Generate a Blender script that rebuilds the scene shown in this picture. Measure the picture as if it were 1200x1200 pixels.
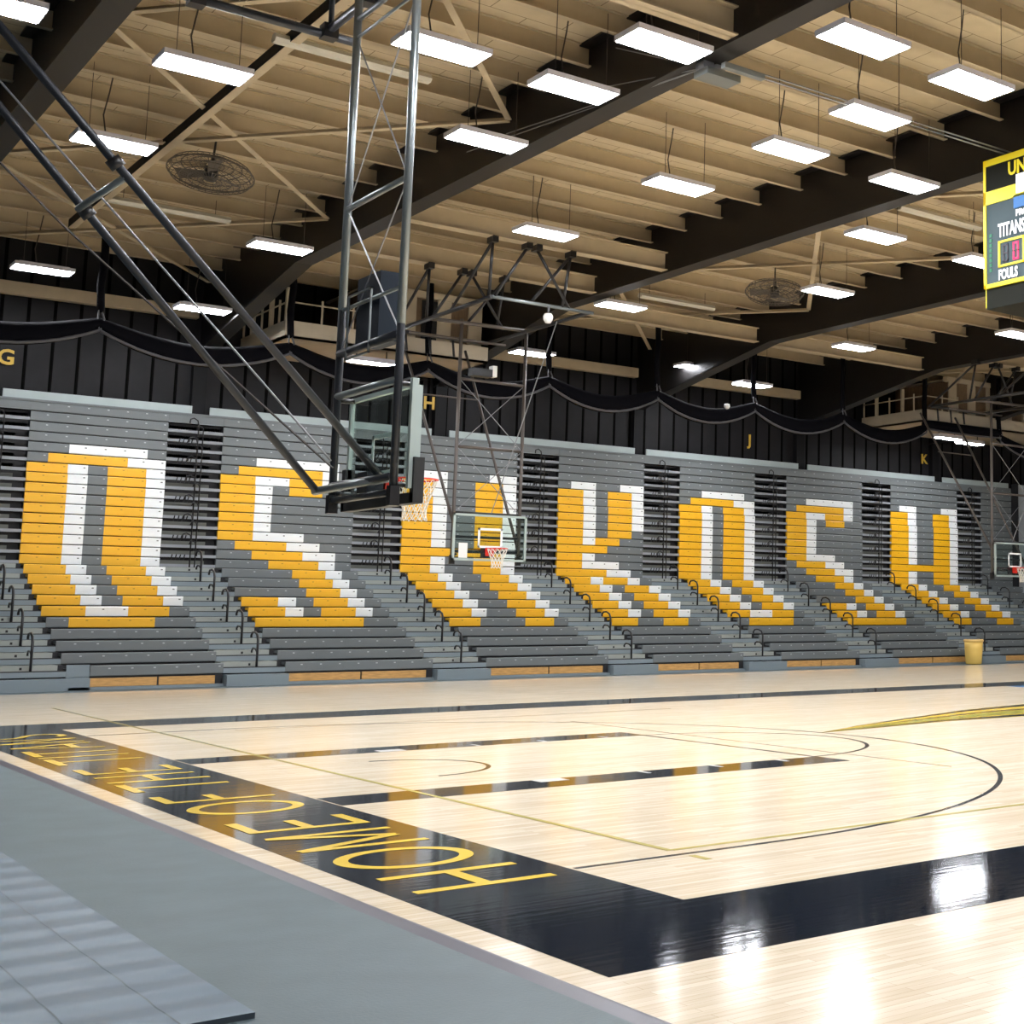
import bpy, bmesh, math, random
from mathutils import Vector, Matrix
random.seed(4)
for o in list(bpy.data.objects): bpy.data.objects.remove(o)
SC = bpy.context.scene
C = SC.collection

# ---------------------------------------------------------------- camera, world, exposure
YAW, PITCH, ROLL = 0.730862, 0.128622, 0.004438
cam = bpy.data.cameras.new('camera'); camo = bpy.data.objects.new('camera', cam); C.objects.link(camo)
f_ = Vector((math.sin(YAW)*math.cos(PITCH), math.cos(YAW)*math.cos(PITCH), math.sin(PITCH)))
r_ = Vector((math.cos(YAW), -math.sin(YAW), 0)); u_ = r_.cross(f_)
r2 = math.cos(ROLL)*r_ + math.sin(ROLL)*u_; u2 = -math.sin(ROLL)*r_ + math.cos(ROLL)*u_
M = Matrix((r2, u2, -f_)).transposed().to_4x4(); M.translation = Vector((-4.784, -14.595, 1.662))
camo.matrix_world = M
cam.sensor_width = 36; cam.sensor_fit = 'HORIZONTAL'; cam.lens = 1632.6/1200*36
cam.shift_x = (600-1023.76)/1200; cam.shift_y = (506.9-600)/1200
cam.clip_end = 300; cam.clip_start = .1
SC.camera = camo
w = bpy.data.worlds.new('world'); SC.world = w; w.use_nodes = True
w.node_tree.nodes['Background'].inputs[0].default_value = (.02, .02, .022, 1)
w.node_tree.nodes['Background'].inputs[1].default_value = 1.0
vs = SC.view_settings; vs.view_transform = 'Standard'; vs.look = 'None'; vs.gamma = 1; vs.use_curve_mapping = False
vs.exposure = 0.15
LAMP = 72.0

# ---------------------------------------------------------------- materials
def mat(name, col, rough=.5, metal=0, emit=None, spec=.5, noise=None, bump=None, coat=0):
    m = bpy.data.materials.new(name); m.use_nodes = True
    nt = m.node_tree; b = nt.nodes['Principled BSDF']
    b.inputs['Base Color'].default_value = (*col, 1); b.inputs['Roughness'].default_value = rough
    b.inputs['Metallic'].default_value = metal; b.inputs['Specular IOR Level'].default_value = spec
    b.inputs['Coat Weight'].default_value = coat
    if emit:
        b.inputs['Emission Color'].default_value = (*emit[0], 1); b.inputs['Emission Strength'].default_value = emit[1]
    if noise:
        amp, scale = noise[:2]
        tc = nt.nodes.new('ShaderNodeTexCoord'); mp = nt.nodes.new('ShaderNodeMapping')
        mp.inputs['Scale'].default_value = noise[2] if len(noise) > 2 else (1, 1, 1)
        nz = nt.nodes.new('ShaderNodeTexNoise'); nz.inputs['Scale'].default_value = scale; nz.inputs['Detail'].default_value = 6
        rp = nt.nodes.new('ShaderNodeValToRGB')
        lo = tuple(max(0, c*(1-amp)) for c in col); hi = tuple(min(1, c*(1+amp)) for c in col)
        rp.color_ramp.elements[0].position = .3; rp.color_ramp.elements[1].position = .7
        rp.color_ramp.elements[0].color = (*lo, 1); rp.color_ramp.elements[1].color = (*hi, 1)
        nt.links.new(tc.outputs['Object'], mp.inputs[0]); nt.links.new(mp.outputs[0], nz.inputs[0])
        nt.links.new(nz.outputs[0], rp.inputs[0]); nt.links.new(rp.outputs[0], b.inputs['Base Color'])
    if bump:
        tc = nt.nodes.new('ShaderNodeTexCoord'); mp = nt.nodes.new('ShaderNodeMapping')
        mp.inputs['Scale'].default_value = bump[2] if len(bump) > 2 else (1, 1, 1)
        nz = nt.nodes.new('ShaderNodeTexNoise'); nz.inputs['Scale'].default_value = bump[1]; nz.inputs['Detail'].default_value = 3
        bp = nt.nodes.new('ShaderNodeBump'); bp.inputs['Strength'].default_value = bump[0]; bp.inputs['Distance'].default_value = .01
        nt.links.new(tc.outputs['Object'], mp.inputs[0]); nt.links.new(mp.outputs[0], nz.inputs[0])
        nt.links.new(nz.outputs[0], bp.inputs['Height']); nt.links.new(bp.outputs[0], b.inputs['Normal'])
    return m

def wood_floor(name, base, paint=None, rough=.15):
    """maple strip flooring; paint = solid colour over the strips"""
    m = bpy.data.materials.new(name); m.use_nodes = True; nt = m.node_tree; b = nt.nodes['Principled BSDF']
    N = nt.nodes.new; L = nt.links.new
    tc = N('ShaderNodeTexCoord')
    br = N('ShaderNodeTexBrick'); br.offset = .37; br.inputs['Scale'].default_value = 1
    br.inputs['Brick Width'].default_value = .9; br.inputs['Row Height'].default_value = .057
    br.inputs['Mortar Size'].default_value = .0012; br.inputs['Mortar Smooth'].default_value = .3; br.inputs['Bias'].default_value = 0
    L(tc.outputs['Object'], br.inputs['Vector'])
    mp = N('ShaderNodeMapping'); mp.inputs['Scale'].default_value = (.8, 9, 1); L(tc.outputs['Object'], mp.inputs[0])
    nz = N('ShaderNodeTexNoise'); nz.inputs['Scale'].default_value = 3; nz.inputs['Detail'].default_value = 5; L(mp.outputs[0], nz.inputs[0])
    if paint is None:
        br.inputs['Color1'].default_value = (*[c*1.04 for c in base], 1)
        br.inputs['Color2'].default_value = (base[0]*.9, base[1]*.86, base[2]*.8, 1)
        br.inputs['Mortar'].default_value = (base[0]*.6, base[1]*.5, base[2]*.4, 1)
        mx = N('ShaderNodeMixRGB'); mx.blend_type = 'MULTIPLY'; mx.inputs[0].default_value = .35
        rp = N('ShaderNodeValToRGB'); rp.color_ramp.elements[0].color = (.72, .62, .5, 1); rp.color_ramp.elements[0].position = .25
        rp.color_ramp.elements[1].color = (1, 1, 1, 1); rp.color_ramp.elements[1].position = .6
        L(nz.outputs[0], rp.inputs[0]); L(br.outputs['Color'], mx.inputs[1]); L(rp.outputs[0], mx.inputs[2])
        L(mx.outputs[0], b.inputs['Base Color'])
    else:
        b.inputs['Base Color'].default_value = (*paint, 1)
    b.inputs['Roughness'].default_value = rough
    if paint is not None: b.inputs['Specular IOR Level'].default_value = .36
    bp = N('ShaderNodeBump'); bp.inputs['Strength'].default_value = .12; bp.inputs['Distance'].default_value = .004
    mp2 = N('ShaderNodeMapping'); mp2.inputs['Scale'].default_value = (1.2, 14, 1); L(tc.outputs['Object'], mp2.inputs[0])
    n2 = N('ShaderNodeTexNoise'); n2.inputs['Scale'].default_value = 1.3; n2.inputs['Detail'].default_value = 2; L(mp2.outputs[0], n2.inputs[0])
    L(n2.outputs[0], bp.inputs['Height']); L(bp.outputs[0], b.inputs['Normal'])
    return m

MT = {}
MT['maple'] = wood_floor('maple', (.83, .73, .575))
MT['black_paint'] = wood_floor('black_floor_paint', None, (.011, .015, .023), .075)
MT['yellow_paint'] = wood_floor('gold_floor_paint', None, (.86, .60, .08), .13)
MT['white_paint'] = wood_floor('white_floor_paint', None, (.80, .80, .78), .13)
MT['thin_black'] = wood_floor('thin_black_paint', None, (.03, .03, .035), .13)
MT['thin_yellow'] = wood_floor('thin_yellow_paint', None, (.55, .47, .16), .13)
MT['faint'] = wood_floor('faint_brown_paint', None, (.45, .34, .22), .13)
MT['olive'] = wood_floor('olive_paint', None, (.42, .38, .05), .13)
MT['floor_blue'] = wood_floor('floor_blue', None, (.05, .22, .55), .13)
MT['grayfloor'] = mat('gray_rubber_floor', (.079, .111, .121), .55, noise=(.10, 2.5), bump=(.15, 60), spec=.35)
MT['edge'] = mat('purple_gray_edging', (.065, .06, .08), .4)
MT['mat'] = mat('blue_gray_cover', (.082, .124, .162), .42, noise=(.05, 3), bump=(.1, 80), spec=.4)
nt = MT['mat'].node_tree; b = nt.nodes['Principled BSDF']
tc = nt.nodes.new('ShaderNodeTexCoord'); wv = nt.nodes.new('ShaderNodeTexWave'); wv.bands_direction = 'Y'; wv.wave_profile = 'SIN'
wv.inputs['Scale'].default_value = 2.38*math.pi*2/20; wv.inputs['Distortion'].default_value = 1.2; wv.inputs['Detail Scale'].default_value = .6; wv.inputs['Detail'].default_value = 1
bp_ = nt.nodes.new('ShaderNodeBump'); bp_.inputs['Strength'].default_value = 1; bp_.inputs['Distance'].default_value = .022
nt.links.new(tc.outputs['Object'], wv.inputs[0]); nt.links.new(wv.outputs['Fac'], bp_.inputs['Height']); nt.links.new(bp_.outputs[0], b.inputs['Normal'])
MT['mat_line'] = mat('cover_seam', (.06, .08, .10), .6)
MT['wallblack'] = mat('black_wall_panel', (.011, .0105, .012), .55, noise=(.25, 1.2), spec=.22)
MT['batten'] = mat('black_batten', (.002, .002, .002), .8, spec=.05)
MT['steelblack'] = mat('black_steel', (.008, .007, .007), .45, spec=.4)
MT['column'] = mat('dark_column', (.006, .006, .007), .6, spec=.2)
MT['tan'] = mat('tan_steel_paint', (.53, .44, .30), .55, noise=(.06, 3))
MT['gray_wall'] = mat('gray_block_wall', (.35, .35, .36), .7)
MT['soffit'] = mat('tan_soffit', (.50, .40, .28), .6, noise=(.06, 2))
MT['fascia'] = mat('beige_fascia', (.62, .55, .43), .6, noise=(.05, 2))
MT['brownpanel'] = mat('brown_panel', (.20, .14, .09), .6, noise=(.2, 4, (8, 8, 1)))
MT['goldseat'] = mat('gold_seat', (.86, .46, .012), .38)
MT['whiteseat'] = mat('white_seat', (.86, .89, .89), .38)
MT['grayseat'] = mat('gray_seat', (.15, .168, .172), .40)
MT['dotlight'] = mat('seat_cap_light', (.42, .44, .45), .4)
MT['dotdark'] = mat('seat_cap_dark', (.10, .11, .11), .5)
MT['dotgold'] = mat('seat_cap_gold', (.5, .28, .02), .5)
MT['backing'] = mat('dark_backing', (.010, .010, .012), .6)
MT['deckblue'] = mat('blue_gray_deck', (.20, .245, .27), .45)
MT['nosing'] = mat('gray_deck_nosing', (.27, .29, .31), .4)
MT['recess'] = mat('shaded_recess_board', (.125, .13, .115), .6)  # darker version of the pale tread, recess shade put into the colour
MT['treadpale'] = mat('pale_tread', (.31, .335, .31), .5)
MT['panel_light'] = mat('light_gray_rear_panel', (.36, .42, .42), .45, noise=(.04, 3))
MT['plywood'] = mat('orange_plywood', (.56, .31, .10), .5, noise=(.2, 5, (1, 1, 6)))
MT['galv'] = mat('galvanised_tube', (.24, .27, .28), .34, metal=.7)
MT['darktube'] = mat('dark_painted_tube', (.028, .031, .038), .35, metal=.3)
MT['browntube'] = mat('brown_gray_tube', (.10, .085, .075), .4, metal=.3)
MT['blacktube'] = mat('black_tube', (.012, .012, .014), .35)
MT['cable'] = mat('steel_cable', (.30, .31, .33), .4, metal=.5)
MT['wire'] = mat('dark_hanger_wire', (.06, .05, .045), .5)
MT['pad'] = mat('black_board_pad', (.014, .015, .016), .55, bump=(.1, 20))
MT['rim'] = mat('orange_red_rim', (.75, .04, .02), .35)
MT['net'] = mat('white_net', (.80, .76, .68), .8)
MT['bframe'] = mat('backboard_frame', (.42, .50, .48), .35, metal=.2)
MT['whiteline'] = mat('white_target_line', (.93, .95, .95), .4)
MT['navy'] = mat('navy_case', (.008, .014, .024), .55, spec=.2)
MT['led'] = mat('lamp_diffuser', (.9, .9, .92), .4, emit=((.93, .95, 1.0), LAMP))
MT['ledunder'] = mat('small_lamp_diffuser', (.9, .9, .92), .4, emit=((.93, .95, 1.0), LAMP*1.2))
MT['housing'] = mat('lamp_housing', (.72, .70, .76), .4)
MT['stripwhite'] = mat('unlit_strip_fixture', (.62, .60, .52), .45)
MT['fan'] = mat('fan_cage_wire', (.10, .085, .07), .5)
MT['fabric'] = mat('black_curtain_fabric', (.003, .003, .005), .9, spec=.1)
MT['cord'] = mat('gray_hem_tube', (.09, .09, .10), .5)
MT['letter'] = mat('gold_wall_letter', (.62, .40, .05), .5)
MT['barrel'] = mat('yellow_barrel_plastic', (.80, .55, .14), .4)
MT['barrel_lip'] = mat('yellow_barrel_lip', (.82, .55, .18), .4)
MT['liner'] = mat('bin_liner', (.08, .09, .1), .4)
MT['sb_yellow'] = mat('scoreboard_yellow', (.75, .62, .02), .4, emit=((.9, .75, .02), .2))
MT['sb_face'] = mat('scoreboard_slate', (.05, .075, .085), .6, spec=.2)
MT['sb_white'] = mat('scoreboard_white_letter', (.8, .8, .8), .4)
MT['sb_glare'] = mat('scoreboard_header_glare', (.9, .88, .8), .4, emit=((1, .97, .9), 1.5))  # emission imitates white glare over the header
MT['sb_black'] = mat('scoreboard_black_case', (.012, .013, .010), .7, spec=.1)
MT['sb_blue'] = mat('scoreboard_blue_logo', (.02, .13, .36), .5, emit=((.02, .15, .4), .12))
MT['sb_red'] = mat('scoreboard_red_segment', (.6, .02, .08), .4, emit=((1, .02, .12), .8))
MT['sb_dark'] = mat('scoreboard_dark_segment', (.03, .02, .03), .4)
MT['sb_green'] = mat('scoreboard_green_dots', (.01, .16, .07), .4)
MT['dome'] = mat('white_dome', (.78, .78, .76), .3)
MT['lightgray'] = mat('light_gray_end_panel', (.42, .46, .50), .5)

# ceiling deck: fibre panels with joints
m = bpy.data.materials.new('tan_deck_panels'); m.use_nodes = True; nt = m.node_tree; b = nt.nodes['Principled BSDF']
tc = nt.nodes.new('ShaderNodeTexCoord'); br = nt.nodes.new('ShaderNodeTexBrick'); br.offset = .5
br.inputs['Scale'].default_value = 1; br.inputs['Brick Width'].default_value = 1.22; br.inputs['Row Height'].default_value = 1.41
br.inputs['Mortar Size'].default_value = .008; br.inputs['Color1'].default_value = (.68, .57, .39, 1); br.inputs['Color2'].default_value = (.61, .51, .35, 1)
br.inputs['Mortar'].default_value = (.24, .18, .12, 1)
nt.links.new(tc.outputs['Object'], br.inputs['Vector'])
nz = nt.nodes.new('ShaderNodeTexNoise'); nz.inputs['Scale'].default_value = 3; nz.inputs['Detail'].default_value = 6
mx = nt.nodes.new('ShaderNodeMixRGB'); mx.blend_type = 'MULTIPLY'; mx.inputs[0].default_value = .25
nt.links.new(tc.outputs['Object'], nz.inputs[0]); nt.links.new(br.outputs[0], mx.inputs[1]); nt.links.new(nz.outputs[0], mx.inputs[2])
nt.links.new(mx.outputs[0], b.inputs['Base Color']); b.inputs['Roughness'].default_value = .8
MT['deck'] = m
# glass of the backboards
m = bpy.data.materials.new('backboard_glass'); m.use_nodes = True; nt = m.node_tree; nt.nodes.clear()
o_ = nt.nodes.new('ShaderNodeOutputMaterial'); mi = nt.nodes.new('ShaderNodeMixShader'); tr = nt.nodes.new('ShaderNodeBsdfTransparent'); gl = nt.nodes.new('ShaderNodeBsdfGlossy')
lw = nt.nodes.new('ShaderNodeLayerWeight'); lw.inputs[0].default_value = .5
fp = nt.nodes.new('ShaderNodeMath'); fp.operation = 'POWER'; fp.inputs[1].default_value = 4; nt.links.new(lw.outputs['Facing'], fp.inputs[0])
fr = nt.nodes.new('ShaderNodeMath'); fr.operation = 'MULTIPLY_ADD'; fr.inputs[1].default_value = .6; fr.inputs[2].default_value = .04; nt.links.new(fp.outputs[0], fr.inputs[0])
tr.inputs[0].default_value = (.88, .95, .93, 1); gl.inputs['Roughness'].default_value = .03
nt.links.new(fr.outputs[0], mi.inputs[0]); nt.links.new(tr.outputs[0], mi.inputs[1]); nt.links.new(gl.outputs[0], mi.inputs[2]); nt.links.new(mi.outputs[0], o_.inputs[0])
MT['glass'] = m

# ---------------------------------------------------------------- mesh helpers
class MB:
    def __init__(s, *mats): s.v = []; s.f = []; s.m = []; s.mats = [MT[k] if isinstance(k, str) else k for k in mats]; s.sm = []
    def quad(s, pts, mi=0):
        n = len(s.v); s.v += [tuple(p) for p in pts]; s.f.append(tuple(range(n, n+len(pts)))); s.m.append(mi); s.sm.append(False); return s
    def box(s, x0, x1, y0, y1, z0, z1, mi=0):
        n = len(s.v)
        s.v += [(x, y, z) for z in (z0, z1) for y in (y0, y1) for x in (x0, x1)]
        for f in ((0, 2, 3, 1), (4, 5, 7, 6), (0, 1, 5, 4), (2, 6, 7, 3), (0, 4, 6, 2), (1, 3, 7, 5)):
            s.f.append(tuple(n+i for i in f)); s.m.append(mi); s.sm.append(False)
        return s
    def prism(s, prof, a, b, axis=0, mi=0):
        """profile in the two other axes, extruded along axis a..b"""
        n = len(s.v); k = len(prof)
        for t in (a, b):
            for p in prof:
                q = [0, 0, 0]; q[axis] = t; o = [i for i in range(3) if i != axis]; q[o[0]] = p[0]; q[o[1]] = p[1]; s.v.append(tuple(q))
        for i in range(k):
            j = (i+1) % k; s.f.append((n+i, n+j, n+k+j, n+k+i)); s.m.append(mi); s.sm.append(False)
        s.f.append(tuple(n+i for i in range(k))[::-1]); s.m.append(mi); s.sm.append(False)
        s.f.append(tuple(n+k+i for i in range(k))); s.m.append(mi); s.sm.append(False)
        return s
    def tube(s, pts, r, k=8, mi=0, cap=True):
        pts = [Vector(p) for p in pts]; n0 = len(s.v)
        up = None
        for i, p in enumerate(pts):
            if i == 0: t = pts[1]-p
            elif i == len(pts)-1: t = p-pts[i-1]
            else: t = (pts[i+1]-p).normalized() + (p-pts[i-1]).normalized()
            if t.length < 1e-9: t = Vector((0, 0, 1))
            t.normalize()
            if up is None:
                up = t.orthogonal().normalized()
            else:
                up = (up - t*up.dot(t)); up = up.normalized() if up.length > 1e-6 else t.orthogonal().normalized()
            side = t.cross(up)
            for j in range(k):
                a = 2*math.pi*j/k; s.v.append(tuple(p + (up*math.cos(a)+side*math.sin(a))*r))
        for i in range(len(pts)-1):
            for j in range(k):
                a = n0+i*k+j; b2 = n0+i*k+(j+1) % k
                s.f.append((a, b2, b2+k, a+k)); s.m.append(mi); s.sm.append(k > 5)
        if cap:
            s.f.append(tuple(n0+j for j in range(k))[::-1]); s.m.append(mi); s.sm.append(False)
            e = n0+(len(pts)-1)*k; s.f.append(tuple(e+j for j in range(k))); s.m.append(mi); s.sm.append(False)
        return s
    def lathe(s, prof, cx=0, cy=0, k=20, mi=0):
        n0 = len(s.v)
        for (r, z) in prof:
            for j in range(k):
                a = 2*math.pi*j/k; s.v.append((cx+r*math.cos(a), cy+r*math.sin(a), z))
        for i in range(len(prof)-1):
            for j in range(k):
                a = n0+i*k+j; b2 = n0+i*k+(j+1) % k
                s.f.append((a, b2, b2+k, a+k)); s.m.append(mi); s.sm.append(True)
        return s
    def build(s, name, parent=None, loc=None, rotz=None, kind=None):
        me = bpy.data.meshes.new(name); me.from_pydata(s.v, [], s.f)
        for x in s.mats: me.materials.append(x)
        me.polygons.foreach_set('material_index', s.m); me.polygons.foreach_set('use_smooth', s.sm); me.update()
        o = bpy.data.objects.new(name, me); C.objects.link(o)
        if parent: o.parent = parent
        if loc: o.location = loc
        if rotz: o.rotation_euler.z = rotz
        if kind: o['kind'] = kind
        return o
def tag(o, label, cat, group=None):
    o['label'] = label; o['category'] = cat
    if group: o['group'] = group
    return o
def thing(name, label, cat, loc=(0, 0, 0), rotz=0, group=None):
    o = bpy.data.objects.new(name, None); C.objects.link(o); o.location = loc; o.rotation_euler.z = rotz
    o.empty_display_size = .2
    return tag(o, label, cat, group)
def copy_tree(o, parent=None):
    c = o.copy(); C.objects.link(c)
    if parent: c.parent = parent
    for ch in list(o.children): copy_tree(ch, c)
    return c

# ================================================================ SETTING
WX0, WX1, WY0, WY1, ZD = -13., 52., -26., 24.4, 10.72
GZ = -.012
gf = MB('grayfloor').box(WX0, WX1, WY0, WY1, -.3, GZ).build('floor', kind='structure')
court = MB('maple').box(-1.43, 44, -18, 17.2, -.28, 0).build('floor', kind='structure')
eb = MB('edge')
eb.prism([(-1.43, GZ), (-1.43, .001), (-1.445, .001), (-1.52, GZ)], -18, 17.2, 1)
eb.build('trim_1', kind='structure')
E1 = .002; E2 = .004; E3 = .006
def flat(x0, x1, y0, y1, z, *m_): return MB(*m_).box(x0, x1, y0, y1, .0002, z)
def ringpart(cx, cy, r0, r1, a0, a1, z, m_, n=96):
    b = MB(m_)
    for i in range(n):
        t0 = a0+(a1-a0)*i/n; t1 = a0+(a1-a0)*(i+1)/n
        b.quad([(cx+r0*math.cos(t0), cy+r0*math.sin(t0), z), (cx+r1*math.cos(t0), cy+r1*math.sin(t0), z), (cx+r1*math.cos(t1), cy+r1*math.sin(t1), z), (cx+r0*math.cos(t1), cy+r0*math.sin(t1), z)])
    return b
CL = 28.65
bd = MB('black_paint')
bd.box(-1.242, 0, -7.62-1.224, 7.62+1.224, .0002, E1).box(0, CL, -7.62-1.224, -7.62, .0002, E1).box(0, CL, 7.62, 7.62+1.224, .0002, E1)
bd.box(CL, CL+1.24, -8.84, 8.84, .0002, E1)
bd.build('painted_border', court)
for s in (-1, 1):
    lane = MB('black_paint', 'white_paint', 'thin_yellow')
    y0, y1 = sorted((s*1.83, s*2.42))
    lane.box(.02, 5.79, y0, y1, .0002, E1)
    lane.box(2.13, 2.44, *sorted((s*1.83, s*2.03)), E1, E2, 1)
    for x in (3.35, 4.27, 5.18): lane.box(x, x+.05, *sorted((s*1.83, s*2.03)), E1, E2, 1)
    lane.build('lane_band', court)
ringpart(1.6, 0, 6.30, 6.35, -math.pi/2, math.pi/2, E1, 'thin_black').build('three_point_line', court)
MB('thin_black').box(.03, 1.6, -6.35, -6.30, .0002, E1).box(.03, 1.6, 6.30, 6.35, .0002, E1).build('corner_three_line', court)
ringpart(5.79, 0, 1.78, 1.83, -math.pi/2, math.pi/2, E1, 'thin_black').build('free_throw_circle', court)
MB('thin_black').box(5.74, 5.79, -1.83, 1.83, .0002, E1).build('free_throw_line', court)
ringpart(1.6, 0, .86, .91, -math.pi/2, math.pi/2, E1, 'thin_black').build('restricted_arc', court)
MB('thin_yellow').box(.86, .91, -6.15, 12.5, E1, E2).box(.91, 27, -6.17, -6.12, E1, E2).box(.86, .91, -6.62, -6.42, E1, E2).build('volleyball_line', court)
MB('faint').box(6.22, 6.25, -3.6, 4.6, .0002, E1).box(1.8, 9, 6.0, 6.03, .0002, E1).build('faint_guide_line', court)
MB('floor_blue').box(19.2, 22, 6.9, 7.55, E1, E2).build('blue_floor_mark', court)  # blue rectangle on the floor near the far sideline
lg = MB('yellow_paint', 'black_paint', 'olive')
top = [(7.9, .62), (9.0, 1.18), (10.49, 1.78), (12.6, 2.55), (14.6, 3.0), (17.2, 3.3), (20, 3.4)]
bot = [(7.9, .60), (8.9, .72), (10.67, .98), (12.25, .95), (14.5, .75), (17, .4), (20, .3)]
def lerp(a, b, t): return (a[0]+(b[0]-a[0])*t, a[1]+(b[1]-a[1])*t)
for i in range(6):
    A, B, Cc, D = bot[i], bot[i+1], top[i+1], top[i]
    def strip(t0, t1, z, mi):
        p = [lerp(A, D, t0), lerp(B, Cc, t0), lerp(B, Cc, t1), lerp(A, D, t1)]; lg.quad([(x, y, z) for x, y in p], mi)
    strip(0, 1, E1, 0)
    if i >= 0: strip(.04, .20, E2, 1); strip(.86, .97, E2, 1)
    strip(.26, .55, E2, 2); strip(.60, .68, E2, 1)
lg.build('centre_logo', court)
# lettering painted on the end strip; local u -> +Y (reading direction), v -> -X (up)
LT = MB('yellow_paint')
XB, XT, SW = -.18, -1.10, .095
def bar(p, q, wd):
    p = Vector(p); q = Vector(q); d = (q-p).normalized(); n = Vector((-d.y, d.x))*wd/2
    LT.quad([(XB-(a.y)*(XB-XT), a.x, E2) for a in (p+n, q+n, q-n, p-n)])
def stroke(y0, wd, segs):
    # segs in unit letter box u 0..1, v 0..1 ; converted to metres keeping bar width
    H_ = XB-XT
    for i_, (u0, v0, u1, v1) in enumerate(segs):
        P = Vector((y0+u0*wd, v0*H_)); Q = Vector((y0+u1*wd, v1*H_)); d = (Q-P).normalized(); n = Vector((-d.y, d.x))*SW/2
        LT.quad([(XB-a.y, a.x, E2+.0004*i_) for a in (P+n, P-n, Q-n, Q+n)])
def oval(y0, wd):
    H_ = XB-XT; n = 40
    for i in range(n):
        a, b2 = 2*math.pi*i/n, 2*math.pi*(i+1)/n; q = []
        for t, r in ((a, 0), (b2, 0), (b2, 1), (a, 1)):
            ru = wd/2-(0 if r else SW); rv = H_/2-(0 if r else SW)
            q.append((XB-H_/2-rv*math.sin(t), y0+wd/2+ru*math.cos(t), E2))
        LT.quad(q)
h = SW/2/.92
GL = {'H': [(.08, 0, .08, 1), (.92, 0, .92, 1), (.08, .5, .92, .5)], 'E': [(.08, 0, .08, 1), (0, h, 1, h), (0, 1-h, 1, 1-h), (0, .5, .85, .5)],
      'F': [(.08, 0, .08, 1), (0, 1-h, 1, 1-h), (0, .5, .8, .5)], 'T': [(.5, 0, .5, 1), (0, 1-h, 1, 1-h)], 'I': [(.5, 0, .5, 1)],
      'M': [(.07, 0, .07, 1), (.93, 0, .93, 1), (.07, 1, .5, .1), (.5, .1, .93, 1)], 'A': [(.03, 0, .5, 1), (.5, 1, .97, 0), (.2, .3, .8, .3)],
      'N': [(.08, 0, .08, 1), (.92, 0, .92, 1), (.08, 1, .92, 0)],
      'S': [(.95, .86, .75, .96), (.75, .96, .3, .96), (.3, .96, .08, .82), (.08, .82, .12, .64), (.12, .64, .4, .54), (.4, .54, .7, .46), (.7, .46, .92, .34), (.92, .34, .9, .16), (.9, .16, .7, .04), (.7, .04, .25, .04), (.25, .04, .05, .15)]}
for ch, y0, wd in (('H', -6.48, .63), ('O', -5.64, .83), ('M', -4.62, .80), ('E', -3.53, .60), ('O', -2.45, .85), ('F', -1.39, .54), ('T', -.42, .70), ('H', .46, .62), ('E', 1.38, .57),
                   ('T', 2.50, .78), ('I', 3.42, .12), ('T', 3.66, .76), ('A', 4.52, .80), ('N', 5.50, .62), ('S', 6.34, .55)):
    if ch == 'O': oval(y0, wd)
    else: stroke(y0, wd, GL[ch])
LT.build('painted_lettering', court)
# white dashes on the gray floor by the bleachers
for x, y in ((2.35, 18.55), (3.52, 18.5)):
    MB('white_paint').box(x, x+.28, y-.1, y+.7, GZ, GZ+.002).build('white_floor_dash', gf)

# walls
wb = MB('wallblack', 'batten')
wb.box(WX0, WX1, WY1, WY1+.3, -.3, ZD+.3)
wall = wb.build('wall_back', kind='structure')
bt = MB('batten')
x = WX0+.2
while x < 45: bt.box(x, x+.075, WY1-.012, WY1, 6.3, ZD); x += .575
bt.build('panel_batten', wall)
MB('gray_wall').box(WX0-.3, WX0, WY0, WY1, -.3, ZD+.3).build('wall_left', kind='structure')
MB('gray_wall').box(WX1, WX1+.3, WY0, WY1, -.3, ZD+.3).build('wall_right', kind='structure')
MB('gray_wall').box(WX0, WX1, WY0-.3, WY0, -.3, ZD+.3).build('wall_front', kind='structure')
ceil = MB('deck').box(WX0, WX1, WY0, WY1, ZD, ZD+.3).build('ceiling', kind='structure')
# purlins, one C-section per row, part of the ceiling
PY = [1.73+1.413*k for k in range(-19, 16)]
for y in PY:
    p = MB('tan')
    z0 = 10.36
    p.box(WX0, WX1, y-.008, y+.008, z0, ZD).box(WX0, WX1, y-.10, y+.008, z0, z0+.022).box(WX0, WX1, y-.07, y+.03, ZD-.02, ZD)
    p.build('purlin', ceil)
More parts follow.
